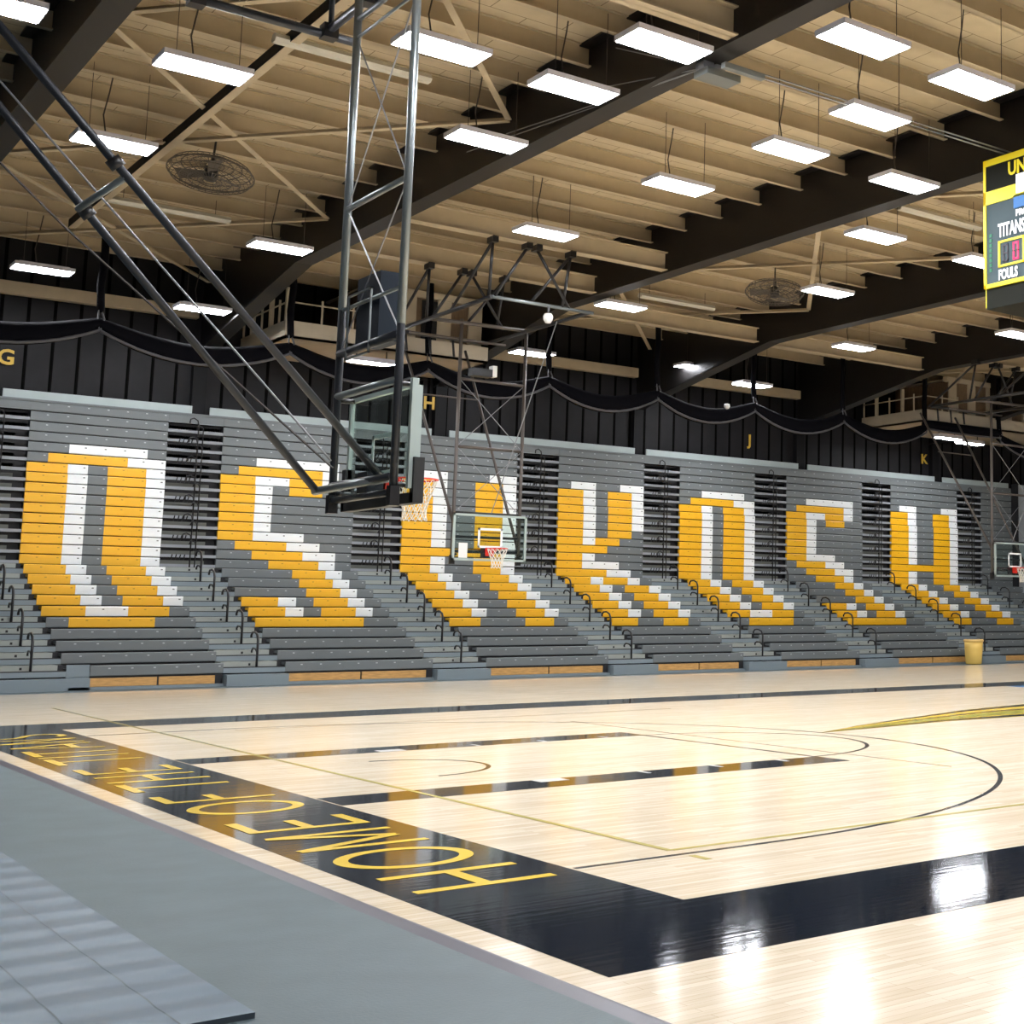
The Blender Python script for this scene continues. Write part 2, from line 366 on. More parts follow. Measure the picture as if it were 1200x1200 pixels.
# rigid-frame girders with columns
COLX = [-7.3, -.6, 6.17, 12.85, 19.65, 26.45, 33.25, 40.0]
for gx in COLX:
    g = MB('steelblack', 'column')
    zb = 9.45
    prof = [(WY0+.3, 8.3), (WY0+7, zb), (17.0, zb), (23.2, 8.45), (WY1-.04, 8.2)]
    for i in range(len(prof)-1):
        (y0, z0), (y1, z1) = prof[i], prof[i+1]
        n = len(g.v)
        # web
        for xx in (gx-.012, gx+.012):
            g.quad([(xx, y0, z0), (xx, y1, z1), (xx, y1, ZD-.02), (xx, y0, ZD-.02)])
        # bottom flange
        g.v += [(gx-.19, y0, z0), (gx+.19, y0, z0), (gx+.19, y1, z1), (gx-.19, y1, z1), (gx-.19, y0, z0+.05), (gx+.19, y0, z0+.05), (gx+.19, y1, z1+.05), (gx-.19, y1, z1+.05)]
        m0 = len(g.v)-8
        for f in ((0, 1, 2, 3), (7, 6, 5, 4), (0, 3, 7, 4), (1, 5, 6, 2), (0, 4, 5, 1), (3, 2, 6, 7)):
            g.f.append(tuple(m0+i2 for i2 in f)); g.m.append(0); g.sm.append(False)
    g.box(gx-.19, gx+.19, WY0+.3, WY1-.04, ZD-.04, ZD-.005)
    go = g.build('girder', ceil)
    MB('column').box(gx-.17, gx+.17, WY1-.22, WY1-.002, -.01, 8.5).build('wall_column', wall)
# deeper tan beams carrying the goals, eave struts, longitudinal beam
def ibeam_x(x0, x1, y, zb, d, name='deep_beam', wd=.13):
    MB('tan').box(x0, x1, y-.01, y+.01, zb, zb+d).box(x0, x1, y-wd, y+wd, zb, zb+.02).box(x0, x1, y-wd, y+wd, zb+d-.02, zb+d).build(name, ceil)
for x0, x1, y in ((-.4, 5.98, .35), (6.36, 12.66, 12.15), (6.36, 12.66, 15.3), (13.05, 19.45, 17.6), (19.85, 26.25, 17.7), (26.65, 33.05, 12.15), (26.65, 33.05, 15.3)):
    ibeam_x(x0, x1, y, 9.5, .42)
for x0, x1 in ((-7.1, -.8), (-.4, 5.98), (13.05, 19.45), (19.85, 26.25), (33.5, 39.8)):
    MB('tan').box(x0, x1, 23.95, 24.2, 9.25, 9.55).build('eave_strut', ceil)
MB('tan', 'column').box(1.91, 2.05, -4, 19.4, 9.98, 9.995).box(1.905, 1.915, -4, 19.4, 9.98, 10.16, 1).box(1.91, 2.05, -4, 19.4, 10.145, 10.16).build('long_beam', ceil)  # web coloured dark to paint in the unlit side of a tan beam
# plan bracing of angle bars
def bracebar(a, b, w2=.055):
    a = Vector(a); b = Vector(b); d = (b-a).normalized(); n = Vector((-d.y, d.x, 0)).normalized()*w2; z = Vector((0, 0, .1))
    m_ = MB('tan'); m_.quad([a+n, b+n, b-n, a-n]); m_.quad([a+n, b+n, b+n+z, a+n+z]); m_.quad([a-n, b-n, b-n-n*0+z*.2, a-n+z*.2]); m_.build('wind_brace', ceil)
zb_ = 10.08
for xa, xb in ((-.4, 5.98), (13.05, 19.45), (26.65, 33.05)):
    nodes = [-9.7, -1.4, 6.9, 15.2, 23.3]
    for i in range(len(nodes)-1):
        bracebar((xa, nodes[i], zb_), (xb, nodes[i+1], zb_)); bracebar((xa, nodes[i+1], zb_-.03), (xb, nodes[i], zb_-.03))

# ================================================================ BLEACHERS
MOD, RISE, RUN = .4415, .2475, .55
NR = 26
def row_pos(k):          # k = 1..26 -> bottom z, front y
    z = .513+RISE*(k-1)
    if k <= 9: y = 18.95+RUN*(k-1)
    elif k <= 18: y = 23.90
    else: y = 23.95
    return y, z
def letter_rows(t5to15, e9to4, n, t4):
    rows = {}
    for i, s in enumerate(e9to4): rows[9-i] = s          # E9..E4
    for i, s in enumerate(t5to15): rows[20-i] = s        # T5..T15 -> k=20..10
    rows[21] = t4
    return rows
g7, g8 = 'g'*7, 'g'*8
PAT = {
 'O': (7, letter_rows(['gyyyyww'] + ['yywgyyw']*10, ['yywgyyw']*4 + ['yywwyyg', 'gyyyygg'], 7, 'ggwwwwg')),
 'S': (8, letter_rows(['gyyyyywg', 'yywwyywg', 'yywgyygg', 'yywggggg', 'yywggggg', 'yywggggg', 'yywggggg', 'yywwwggg', 'gyyywwgg', 'ggyyywwg', 'gggyyywg'], ['ggggyywg', 'ggggyywg', 'ggggyywg', 'yywgyywg', 'yywgyywg', 'yyyyyygg'], 8, 'ggwwwwwg')),
 'H': (8, letter_rows(['yywggyyw']*8 + ['yyyyyyyw'] + ['yywggyyw']*2, ['yywggyyw']*5 + ['yygggyyg'], 8, 'gwwgggww')),
 'K': (7, letter_rows(['yywgyyw']*5 + ['yywgyyg', 'yywyygg', 'yyyyggg', 'yywgggg', 'yywwwgg', 'yyyywwg'], ['yywyywg'] + ['yywgyyw']*4 + ['yyggyyg'], 7, 'gwwggww')),
}
MI = {'g': 0, 'y': 1, 'w': 2}
SECS = [(-2.62, 8, None, 'far left plain gray bleacher section cut off by the photo edge'),
        (2.33, 7, 'O', 'gray bleacher section with the first letter O, next to the G wall letter'),
        (6.77, 8, 'S', 'gray bleacher section with the first letter S in gold and white seats'),
        (11.72, 8, 'H', 'gray bleacher section with letter H behind the large basketball goal'),
        (16.67, 7, 'K', 'gray bleacher section with the gold and white letter K'),
        (21.16, 7, 'O', 'gray bleacher section with the second letter O, right of the K'),
        (25.67, 8, 'S', 'gray bleacher section with the second letter S, between O and last H'),
        (30.65, 8, 'H', 'gray bleacher section with the last letter H, behind the yellow barrel'),
        (35.57, 4, None, 'narrow plain gray bleacher section at the far right end')]
def seat_row(x0, s, k, parent):
    y, z = row_pos(k); h_ = RISE-.022
    m_ = MB('grayseat', 'goldseat', 'whiteseat', 'dotlight', 'dotdark', 'dotgold')
    n = len(s); d = .30
    for i, c in enumerate(s):
        a = x0+i*MOD+.0004; b2 = x0+(i+1)*MOD-.0004
        prof = [(y+.012, z), (y, z+.012), (y, z+h_-.02), (y+.006, z+h_-.006), (y+.02, z+h_), (y+d, z+h_-.01), (y+d, z+h_-.05), (y+.06, z+.0)]
        m_.prism(prof, a, b2, 0, MI[c])
        xc = b2-.08; zc = z+h_*.70
        m_.box(xc-.022, xc+.022, y-.003, y+.02, zc-.012, zc+.012, {'g': 3, 'w': 4, 'y': 5}[c])
    return m_.build('seat_row', parent)
for sx, n, L_, lab in SECS:
    t = thing('bleacher_section', lab, 'bleachers', (0, 0, 0), group='bleacher sections along the back wall')
    rows = PAT[L_][1] if L_ else {}
    for k in range(0, 26):
        s = rows.get(k, 'g'*n); x0 = sx
        if k == 0 and L_ == 'O' and sx < 3: s = s[1:]; x0 = sx+MOD
        seat_row(x0, s, k, t)
    # dark backing boxes added to block light behind the rows, decks
    ub = MB('backing', 'deckblue')
    xe = sx+n*MOD
    for k in range(0, 10):
        y, z = row_pos(k)
        ub.box(sx, xe, y+.06, y+RUN+.1, z-.26 if k > 0 else .0, z+RISE-.09 if k < 9 else z+RISE-.05, 0)
        ub.box(sx, xe, y+.28, y+RUN+.02, z+.0, z+.035, 1)
    ub.box(sx, xe, 23.99, 24.15, .0, 6.68, 0)
    ub.build('light_block_decks', t)
    kp = MB('plywood', 'backing', 'deckblue')
    half = (sx+MOD*(1 if L_ == 'O' and sx < 3 else 0)+xe)/2
    xk = sx+(MOD if L_ == 'O' and sx < 3 else .05)
    kp.box(xk, half-.02, 18.41, 18.45, .05, .225, 0).box(half+.02, xe-.16, 18.41, 18.45, .05, .225, 0).box(xe-.16, xe-.01, 18.40, 18.47, .04, .25, 1)
    kp.box(xk, xe-.01, 18.45, 18.49, .0, .27, 1)
    if L_ == 'O' and sx < 3: kp.box(sx, sx+MOD-.01, 18.30, 18.45, GZ, .235, 2).box(sx, sx+MOD-.01, 18.40, 18.45, .26, .36, 2).box(sx, sx+MOD-.01, 18.42, 18.455, .235, .51, 2)
    kp.build('kick_panel', t)
    MB('deckblue').box(sx, xe, 18.30, 18.40, GZ, .045).build('floor_channel', t)
# aisles
def handrail(mb, x, y, z, hgt=.92):
    mb.tube([(x, y, z), (x, y, z+hgt*.80), (x, y+.06, z+hgt*.93), (x, y+.22, z+hgt), (x, y+.38, z+hgt*.99), (x, y+.46, z+hgt*.92), (x, y+.45, z+hgt*.86)], .026, 6)
    mb.tube([(x, y, z+hgt*.50), (x, y+.12, z+hgt*.58), (x, y+.30, z+hgt*.60), (x, y+.38, z+hgt*.54), (x, y+.37, z+hgt*.49)], .022, 6)
    mb.box(x-.07, x+.07, y-.06, y+.06, z-.005, z+.03)
AIS = []
for i in range(len(SECS)-1):
    a0 = SECS[i][0]+SECS[i][1]*MOD; a1 = SECS[i+1][0]; AIS.append((a0, a1))
ALAB = ['leftmost bleacher aisle, left of the first O section', 'bleacher aisle between the first O and first S sections', 'bleacher aisle between the first S section and the first H section, behind the big hoop',
        'bleacher aisle between the first H section and the K section', 'bleacher aisle between the K section and the second O', 'bleacher aisle between the second O and the second S',
        'bleacher aisle between the second S and the last H', 'rightmost bleacher aisle, right of the last H section']
for (a0, a1), lab in zip(AIS, ALAB):
    t = thing('bleacher_aisle', lab, 'aisle stairs', group='stair aisles between bleacher sections')
    st = MB('deckblue', 'treadpale', 'backing')
    st.box(a0+.005, a1-.005, 18.12, 18.47, GZ, .235, 0)
    for k in range(0, 10):
        y, z = row_pos(k)
        m_ = MB('deckblue', 'treadpale', 'backing')
        p0, p1 = a0+.004, a1-.004
        m_.box(p0, p1, y, y+.24, z+.0, z+.108, 0)
        m_.box(p0, p1, y+.02, y+.24, z+.108, z+.126, 2)
        m_.box(p0, p1-.12, y+.22, y+.22+RUN, z+.126, z+.236, 1)
        m_.box(p1-.12, p1, y+.26, y+.22+RUN, z+.126, z+.236, 2)
        m_.box(p0, p1, y+.24, y+.24+RUN, z-.02, z+.126, 2)
        m_.box(a0+.60, a0+.645, y+.214, y+.23, z+.15, z+.20, 2)
        m_.build('stair_step', t)
    st.build('bottom_step', t)
    for k in range(10, 26):
        y, z = row_pos(k)
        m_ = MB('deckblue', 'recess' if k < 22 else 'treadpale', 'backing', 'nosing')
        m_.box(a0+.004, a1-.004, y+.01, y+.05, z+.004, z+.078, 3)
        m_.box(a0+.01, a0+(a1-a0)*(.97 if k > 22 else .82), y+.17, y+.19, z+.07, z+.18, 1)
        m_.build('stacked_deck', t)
    MB('backing').box(a0+.004, a1-.004, 24.12, 24.17, 2.5, 6.45).build('aisle_backing', t)
    xr = a0+(a1-a0)*.55
    for j in range(5):
        r = MB('blacktube'); handrail(r, xr, 18.50+1.13*j, .245+.495*j); r.build('handrail', t)
    for j in range(7):
        r = MB('blacktube'); z = 3.2+.495*j; yy = 23.82
        r.tube([(xr-.05, yy, z-.55), (xr-.05, yy, z+.25), (xr-.08, yy-.02, z+.36), (xr-.18, yy-.02, z+.42), (xr-.26, yy-.02, z+.38), (xr-.27, yy-.02, z+.28)], .018, 6)
        r.tube([(xr+.07, yy, z-.5), (xr+.07, yy, z+.12), (xr+.03, yy-.02, z+.2), (xr-.06, yy-.02, z+.22), (xr-.1, yy-.02, z+.12)], .016, 6)
        for q in range(4): r.tube([(xr-.5+.1*q, yy+.03, z-.28), (xr-.47+.1*q, yy+.03, z-.14)], .014, 5)
        r.build('folded_handrail', t)
# top row deck across everything + light rear panel broken at the columns
tr_ = MB('grayseat', 'deckblue', 'dotlight')
y, z = row_pos(25)
tr_.box(SECS[0][0], 37.3, y-.02, y+.3, z+RISE-.03, z+RISE+.02, 0)
for a0, a1 in AIS: tr_.box(a0+.004, a1-.004, y-.0, y+.05, z+.02, z+RISE-.03, 0)
tr_.build('trim_2', kind='structure')
rp_edges = [(-2.6, .85), (1.72, 5.98), (6.42, 12.52)] + [(COLX[i]+.22, COLX[i+1]-.22) for i in range(3, 6)] + [(33.47, 37.25)]
for a, b2 in rp_edges:
    tag(MB('panel_light').box(a, b2, 24.02, 24.06, 6.69, 6.93).build('rear_panel'),
        'long light gray rear rail panel %s' % {-2.6: 'at the far left photo edge', 1.72: 'above the first O section, under the G', 6.42: 'above the first S section', 13.07: 'above the first H and K sections', 19.87: 'under the J wall letter', 26.67: 'under the K wall letter', 33.47: 'right of the K wall letter, at the far right'}[round(a, 2)], 'panel', 'rear panels along the top of the bleachers')
# end panel at the right end of the bleachers
tag(MB('lightgray', 'backing').box(37.39, 41, 23.90, 23.95, 0, 6.9, 0).box(37.35, 37.39, 23.6, 23.95, 0, 6.9, 1).build('end_panel'), 'tall pale gray end panel closing the right end of the bleachers', 'panel')

# ================================================================ WALL LETTERS
def text_mesh(s, size, material, name, parent=None, extr=.01, sx=1.0, off=0.0):
    cu = bpy.data.curves.new(name, 'FONT'); cu.body = s; cu.size = size; cu.extrude = extr; cu.align_x = 'CENTER'; cu.align_y = 'CENTER'; cu.resolution_u = 3; cu.offset = off
    o = bpy.data.objects.new(name+'_tmp', cu); C.objects.link(o)
    dg = bpy.context.evaluated_depsgraph_get(); me = bpy.data.meshes.new_from_object(o.evaluated_get(dg)); bpy.data.objects.remove(o)
    me.name = name; me.materials.clear(); me.materials.append(MT[material])
    o = bpy.data.objects.new(name, me); C.objects.link(o); o.scale.x = sx
    if parent: o.parent = parent
    return o
for ch, x, z in (('G', 1.78, 7.72), ('H', 12.62-.15, 7.68), ('J', 24.30, 7.62), ('K', 32.78, 7.60)):
    o = text_mesh(ch, .52, 'letter', 'wall_letter', off=.012); o.rotation_euler = (math.pi/2, 0, 0); o.location = (x, WY1-.06 if ch != 'H' else WY1-.24, z)
    tag(o, 'gold letter %s mounted on the black wall above the bleachers' % ch, 'letter')

# ================================================================ PRESS BOXES
def press_box(label, x0, x1, group=None, cabin=(2.2, None)):
    t = thing('press_box', label, 'press box', (x0, 20.8, 8.45), group='raised platforms hung over the bleachers')
    W = x1-x0; D = 3.4
    MB('soffit', 'fascia').box(0, W, 0, D, 0, .06, 0).box(0, W, 0, .08, .0, .44, 1).box(0, .08, .08, D, .0, .44, 1).box(.08, W, .08, D, .36, .42, 1).box(W-.08, W, .08, D, 0, .44, 1).build('platform', t)
    c0 = cabin[0]; c1 = W
    MB('brownpanel').box(c0, c1, .5, .56, .44, 1.70).box(c0, c0+.06, .56, D, .44, 1.70).build('cabin_wall', t)
    for i in range(int((c1-c0)/1.0)+1):
        x = min(c0+.16+i*1.0, c1-.2); MB('fascia').box(x-.2, x+.2, .44, .5, .44, 1.70).build('pilaster', t)
    MB('fascia').box(c0-.2, c1, .40, .60, 1.66, 1.84).box(c0, c1, .56, D, 1.75, 1.80).build('cabin_roof', t)
    MB('backing').box(c1-1.75, c1-1.15, .45, .47, .46, 1.6).build('opening_shade_slab', t)  # dark slab paints the shade inside a cabin opening
    rl = MB('fascia')
    rl.tube([(.04, .04, .92), (.04, D-.05, .92)], .022, 6).tube([(.04, .04, .92), (c0, .04, .92)], .022, 6)
    rl.build('rail', t)
    for y in (.04, .6, 1.2, 1.9, 2.6, 3.3):
        big = y in (.04, 1.2, 2.6)
        w2 = .05 if big else .022
        MB('fascia').box(.04-w2, .04+w2, y-w2+.02, y+w2+.02, .44, 1.28 if big else 1.05).build('rail_post', t)
    for x in (.9, 1.7): MB('fascia').box(x-.022, x+.022, .02, .06, .44, 1.05).build('rail_post', t)
    return t
press_box('beige railed platform with cabin hung above the first S and H sections', 7.13, 12.6)
press_box('beige railed platform with cabin hung at the right, above the wall letter K', 29.4, 38.5, cabin=(1.7, None))

# ================================================================ LAMPS
def lamp():
    t = thing('ceiling_light', '', 'ceiling light', (0, 0, 9.3))
    MB('housing').box(-.60, .60, -.31, .31, .004, .085).box(-.5, .5, -.22, .22, .085, .12).build('housing', t)
    MB('led').box(-.575, .575, -.288, .288, -.004, .006).build('diffuser', t)
    for sx in (-1, 1):
        wr = MB('wire').tube([(sx*.42, -.2, .1), (sx*.42, -.2, 1.25)], .006, 4)
        wr.build('hanger_wire', t)
    MB('wire').tube([(-.1, .1, .1), (-.16, .12, .5), (-.1, .1, .9), (-.05, .1, 1.3)], .012, 5).build('power_cord', t)
    return t
seen = [((-1.9, 5.5), 'ceiling light cut off at the top left corner of the photo'),
 ((.8, 6.0), 'ceiling light upper left, between the dark girder and the long tan beam'),
 ((.7, 10.4), 'ceiling light just upper left of the cage fan, crossed by the goal strut'),
 ((1.8, 21.1), 'ceiling light near the far left edge, below the tan eave'),
 ((5.1, 15.4), 'ceiling light lower left, beside the black girder above the left platform'),
 ((5.25, 21.1, 8.9), 'small ceiling light above the left end of the left platform'),
 ((3.0, 3.0), 'bright ceiling light behind the top of the big goal mast'),
 ((5.1, 3.1), 'ceiling light in front of the girder, middle of the row of three'),
 ((5.2, 6.1), 'ceiling light in front of the girder, lowest of the row of three'),
 ((5.2, .85), 'ceiling light beside the winch, topmost of the row of three'),
 ((7.1, -1.1), 'ceiling light at the top of the photo, right of the winch girder'),
 ((9.3, -1.0), 'ceiling light in the top right corner area, rightmost of the top ones'),
 ((9.1, 1.0), 'ceiling light below the two top right lights'),
 ((9.2, 3.1), 'ceiling light hanging in the bay centre, between two others of a diagonal row'),
 ((8.9, 6.0), 'ceiling light hanging above the second girder, at the photo centre right'),
 ((8.7, 10.5), 'ceiling light directly above the small goal hanger frame'),
 ((11.8, 3.1), 'ceiling light in front of the second girder, left of the scoreboard'),
 ((13.8, 6.1), 'ceiling light between second and third girders, left of the scoreboard bottom'),
 ((13.5, 15.4), 'ceiling light at the end of the second girder, right of the hanger frame'),
 ((16.3, 10.6), 'ceiling light right beside the far cage fan'),
 ((16.9, 6.1), 'ceiling light half hidden behind the scoreboard'),
 ((21.4, 15.5), 'far ceiling light below the third girder'),
 ((19.9, 21.4), 'far ceiling light left of a curtain hanger, under the third girder end'),
 ((21.95, 21.1, 8.92), 'far small ceiling light crossed by a curtain hanger'),
 ((23.5, 11.0), 'far ceiling light at the right photo edge, under the scoreboard'),
 ((14.1, 21.1, 8.95), 'small far ceiling light behind the small goal mast')]
off = [(.8, -6), (5.1, -6), (9.2, -6), (13.8, -6), (18, -6), (23, -6), (28, -6), (.8, -10.5), (5.1, -10.5), (9.2, -10.5), (13.8, -10.5), (18, -10.5), (23.5, -10.5), (13.8, 1), (13.8, -1.2),
       (18, 1), (18, -2), (23, 2.5), (23, -2), (28, 1), (28, -2.5), (33, 0), (29, 6), (35, 6), (33, -6), (28, -10.5), (-5, 6), (-2, -10.5), (5.1, -15.4), (13.8, -15.4), (23.5, -15.4), (-3, -15.4), (5, -3), (9.2, -3), (1, -3), (31, 11), (38, 11), (40, 0)]
L0 = lamp(); first = True
for pos, lab in seen:
    o = L0 if first else copy_tree(L0); first = False
    o.location = (pos[0], pos[1], pos[2] if len(pos) > 2 else 9.3); o['label'] = lab; o['group'] = 'hanging LED ceiling lights'
for x, y in off:  # extra lamps added out of view to light the hall
    o = copy_tree(L0); o.location = (x, y, 9.3); o['label'] = 'hanging ceiling light added out of view to light the hall'; o['group'] = 'hanging ceiling lights added out of view'
# lights under the platforms
for x, y, lab in ((9.45, 21.05, 'small bright light under the left platform'), (30.9, 21.2, 'left of two bright lights under the right platform'), (32.1, 21.2, 'right of two bright lights under the right platform')):
    t = thing('soffit_light', lab, 'ceiling light', (x, y, 8.10 if x < 20 else (7.98 if x < 31 else 7.89)), group='lights under the platforms')
    MB('housing').box(-.60, .60, -.2, .2, .0, .13).build('housing', t); MB('ledunder').box(-.57, .57, -.18, .18, -.012, .002).build('diffuser', t)
    for q in (-.4, .4): MB('wire').tube([(q, 0, .12), (q, 0, 8.45-t.location.z)], .02, 6).build('hanger_rod', t)
# unlit strip fixtures
for x, y, lab in ((2.9, 5.9, 'unlit white strip light behind the big goal mast, upper left'), (3.2, 16.55, 'unlit white strip light just below the left cage fan'),
                  (16.0, 16.6, 'unlit white strip light left of the far cage fan'), (15.5, 5.95, 'unlit white strip light near the scoreboard, under the second girder')):
    t = thing('strip_light', lab, 'strip light', (x, y, 10.0), group='unlit strip lights')
    MB('stripwhite').prism([(-.11, .0), (-.06, -.05), (.06, -.05), (.11, 0), (.06, .08), (-.06, .08)], -1.2, 1.2, 0).build('housing', t)
    for s in (-1, 1): MB('wire').tube([(s*.9, 0, .08), (s*.9, 0, .4)], .007, 4).build('hanger_wire', t)

# ================================================================ CAGE FANS
def fan(x, y, z, lab, tilt):
    t = thing('cage_fan', lab, 'fan', (x, y, z), group='round cage fans under the roof'); t.rotation_euler = Matrix.Rotation(-.17, 3, Vector((.745, -.667, 0))).to_euler()
    c = MB('fan'); R_ = .73
    for r, h_ in ((R_, 0), (R_*.92, .09), (R_*.92, -.09), (R_*.7, .13), (R_*.7, -.13), (R_*.5, .15), (R_*.5, -.15), (R_*.28, .16), (R_*.28, -.16)):
        c.tube([(r*math.cos(a*math.pi/16), r*math.sin(a*math.pi/16), h_) for a in range(33)], .009 if r < R_ else .016, 4, cap=False)
    for a in range(36):
        ca, sa = math.cos(a*math.pi/18), math.sin(a*math.pi/18)
        for s in (1, -1): c.tube([(.1*ca, .1*sa, .16*s), (R_*.5*ca, R_*.5*sa, .15*s), (R_*.92*ca, R_*.92*sa, .09*s), (R_*ca, R_*sa, 0)], .005, 3, cap=False)
    c.build('cage', t)
    for q in range(3):
        a = q*2*math.pi/3+.4; d = Vector((math.cos(a), math.sin(a), 0)); n = Vector((-d.y, d.x, 0))
        b2 = MB('fan'); b2.quad([d*.1-n*.07+Vector((0, 0, -.03)), d*.6-n*.15+Vector((0, 0, -.05)), d*.62+n*.1+Vector((0, 0, .04)), d*.1+n*.07+Vector((0, 0, .03))]); b2.build('blade', t)
    MB('blacktube').lathe([(0, -.12), (.11, -.12), (.12, .1), (.05, .16), (.04, .3), (0, .3)]).build('motor', t)
    MB('blacktube').tube([(0, 0, .3), (0, 0, .75)], .02, 6).build('hanger', t)
fan(2.62, 11.8, 9.55, 'round dark cage fan hanging left, beside the long tan beam', (.16, .12, 0))
fan(16.0, 12.3, 9.55, 'round far cage fan hanging above the third girder', (.16, .12, 0))

# ================================================================ CURTAIN
t = thing('divider_curtain', 'rolled up black divider curtain hanging in swags along the back wall', 'curtain', (0, 20.3, 0))
CX = [-1.4, 2.85, 7.08, 10.65, 14.2, 17.8, 21.4, 25.1, 28.9, 32.7, 36.5]
for i in range(len(CX)-1):
    a, b2 = CX[i], CX[i+1]; n = 16; pts = []; lo = []
    m_ = MB('fabric'); K = 10; up = .14 if 28 < a < 30 else 0
    for j in range(n+1):
        u = j/n; x = a+(b2-a)*u; sag = (.04 if 28 < a < 30 else .52)*(1-(2*u-1)**2); zc = 8.10+up-sag*.92; rh = .13+(.06 if up else .13)*(1-(2*u-1)**4)
        for q in range(K):
            an = 2*math.pi*q/K; m_.v.append((x, .16*math.cos(an)*(1+.15*math.sin(7*u*6+q)), zc+rh*math.sin(an)))
        lo.append((x, -.1, 7.93+up-sag*1.0))
    for j in range(n):
        for q in range(K):
            p0 = j*K+q; p1 = j*K+(q+1) % K; m_.f.append((p0, p1, p1+K, p0+K)); m_.m.append(0); m_.sm.append(True)
    m_.build('curtain_swag', t)
    MB('cord').tube(lo, .035, 6).build('hem_tube', t)
for x in CX:
    h_ = MB('fabric', 'cord'); 
    h_.tube([(x, 0, 10.3), (x+.02, 0, 9.6), (x-.02, 0, 9.0), (x+.02, 0, 8.35)], .085, 8)
    h_.tube([(x+.02, -.05, 8.4), (x+.08, -.1, 8.2), (x+.03, -.08, 7.95)], .022, 5, mi=1)
    h_.tube([(x-.03, -.05, 8.4), (x-.05, -.1, 8.15), (x, -.08, 7.95)], .018, 5, mi=1)
    h_.build('hanger_strap', t)

# ================================================================ BASKETBALL GOALS
def goal(label, loc, rotz, zb, bh, mast_back, mast_hw, mast_top, tube, rungs, braces, side_pad, group=None, rim_z=3.08):
    """board plane x=0 facing +x, width along y"""
    t = thing('basketball_goal', label, 'basketball goal', loc, rotz, group); H = .915
    MB('glass').box(-.012, .0, -H+.03, H-.03, zb+.03, zb+bh-.03).build('backboard_glass', t); glass_o = t.children[-1] if t.children else None
    glass_o = [c for c in t.children if c.name.startswith('backboard_glass')][0]
    fr = MB('bframe')
    for y0, y1, z0, z1 in ((-H, H, zb, zb+.05), (-H, H, zb+bh-.05, zb+bh), (-H, -H+.05, zb, zb+bh), (H-.05, H, zb, zb+bh)): fr.box(-.03, .014, y0, y1, z0, z1)
    if side_pad: fr.box(-.10, -.03, -H, -H+.06, zb+.1, zb+bh+.02)
    fr.build('backboard_frame', t)
    ts = MB('whiteline'); z0 = rim_z+.02
    for y0, y1, a, b2 in ((-.305, .305, z0+.405, z0+.455), (-.305, .305, z0, z0+.05), (-.305, -.255, z0, z0+.455), (.255, .305, z0, z0+.455)): ts.box(.0005, .008, y0, y1, a, b2)
    ts.build('target_square', glass_o)
    if side_pad:
        pd = MB('pad'); pd.box(-.06, .05, -H-.03, H+.03, zb-.05, zb+.06).box(-.06, .05, -H-.04, -H+.05, zb-.04, zb+.42).box(-.06, .05, H-.05, H+.04, zb-.04, zb+.42)
        pd.build('edge_padding', t)
    # rim and bracket
    cx = .152+.229; rm = MB('rim')
    rm.tube([(cx+.229*math.cos(a*math.pi/16), .229*math.sin(a*math.pi/16), rim_z) for a in range(33)], .010, 6, cap=False)
    rm.box(.0, .012, -.11, .11, rim_z-.16, rim_z+.03).box(.012, .16, -.09, -.075, rim_z-.07, rim_z+.0).box(.012, .16, .075, .09, rim_z-.07, rim_z+.0).box(.012, .15, -.09, .09, rim_z-.012, rim_z-.002)
    rim_o = rm.build('rim', t)
    nn = MB('net'); NS = 12; lv = [(.225, 0), (.205, -.08), (.175, -.16), (.145, -.24), (.125, -.32), (.125, -.40), (.135, -.45)]
    for i in range(len(lv)-1):
        for j in range(NS):
            o0 = .5*(i % 2)
            a = 2*math.pi*(j+o0)/NS
            for d in (.5, -.5):
                b2 = a+2*math.pi*d/NS
                nn.tube([(cx+lv[i][0]*math.cos(a), lv[i][0]*math.sin(a), rim_z+lv[i][1]), (cx+lv[i+1][0]*math.cos(b2), lv[i+1][0]*math.sin(b2), rim_z+lv[i+1][1])], .0055, 4, cap=False)
    nn.build('net', rim_o)
    mx_ = -mast_back
    for s in (-1, 1):
        MB(*tube).tube([(mx_, s*mast_hw, zb), (mx_, s*mast_hw, mast_top*.47), (mx_, s*mast_hw, mast_top)], .042, 10).build('mast', t)
        # couplings between mast and board
        for z in (zb+.14, zb+bh-.04): MB('blacktube').tube([(mx_, s*mast_hw, z), (-.02, s*mast_hw*.98, z)], .028, 6).build('board_coupling', t)
        MB('blacktube').box(mx_-.05, mx_+.05, s*mast_hw-.05, s*mast_hw+.05, zb-.08, zb+.12).build('mast_foot', t)
    for z, r, mm in rungs:
        MB(mm).tube([(mx_, -mast_hw, z), (mx_, mast_hw, z)], r, 8).build('cross_bar', t)
    for z0, z1 in braces:
        for s in (-1, 1): MB('cable').tube([(mx_, s*mast_hw, z0), (mx_, -s*mast_hw, z1)], .009, 5).build('tie_rod', t)
    MB('darktube').tube([(mx_-.02, -mast_hw, rim_z-.06), (mx_-.02, mast_hw, rim_z-.06)], .04, 8).box(mx_, -.03, -.13, .13, rim_z-.2, rim_z+.04).build('rim_support', t)
    return t
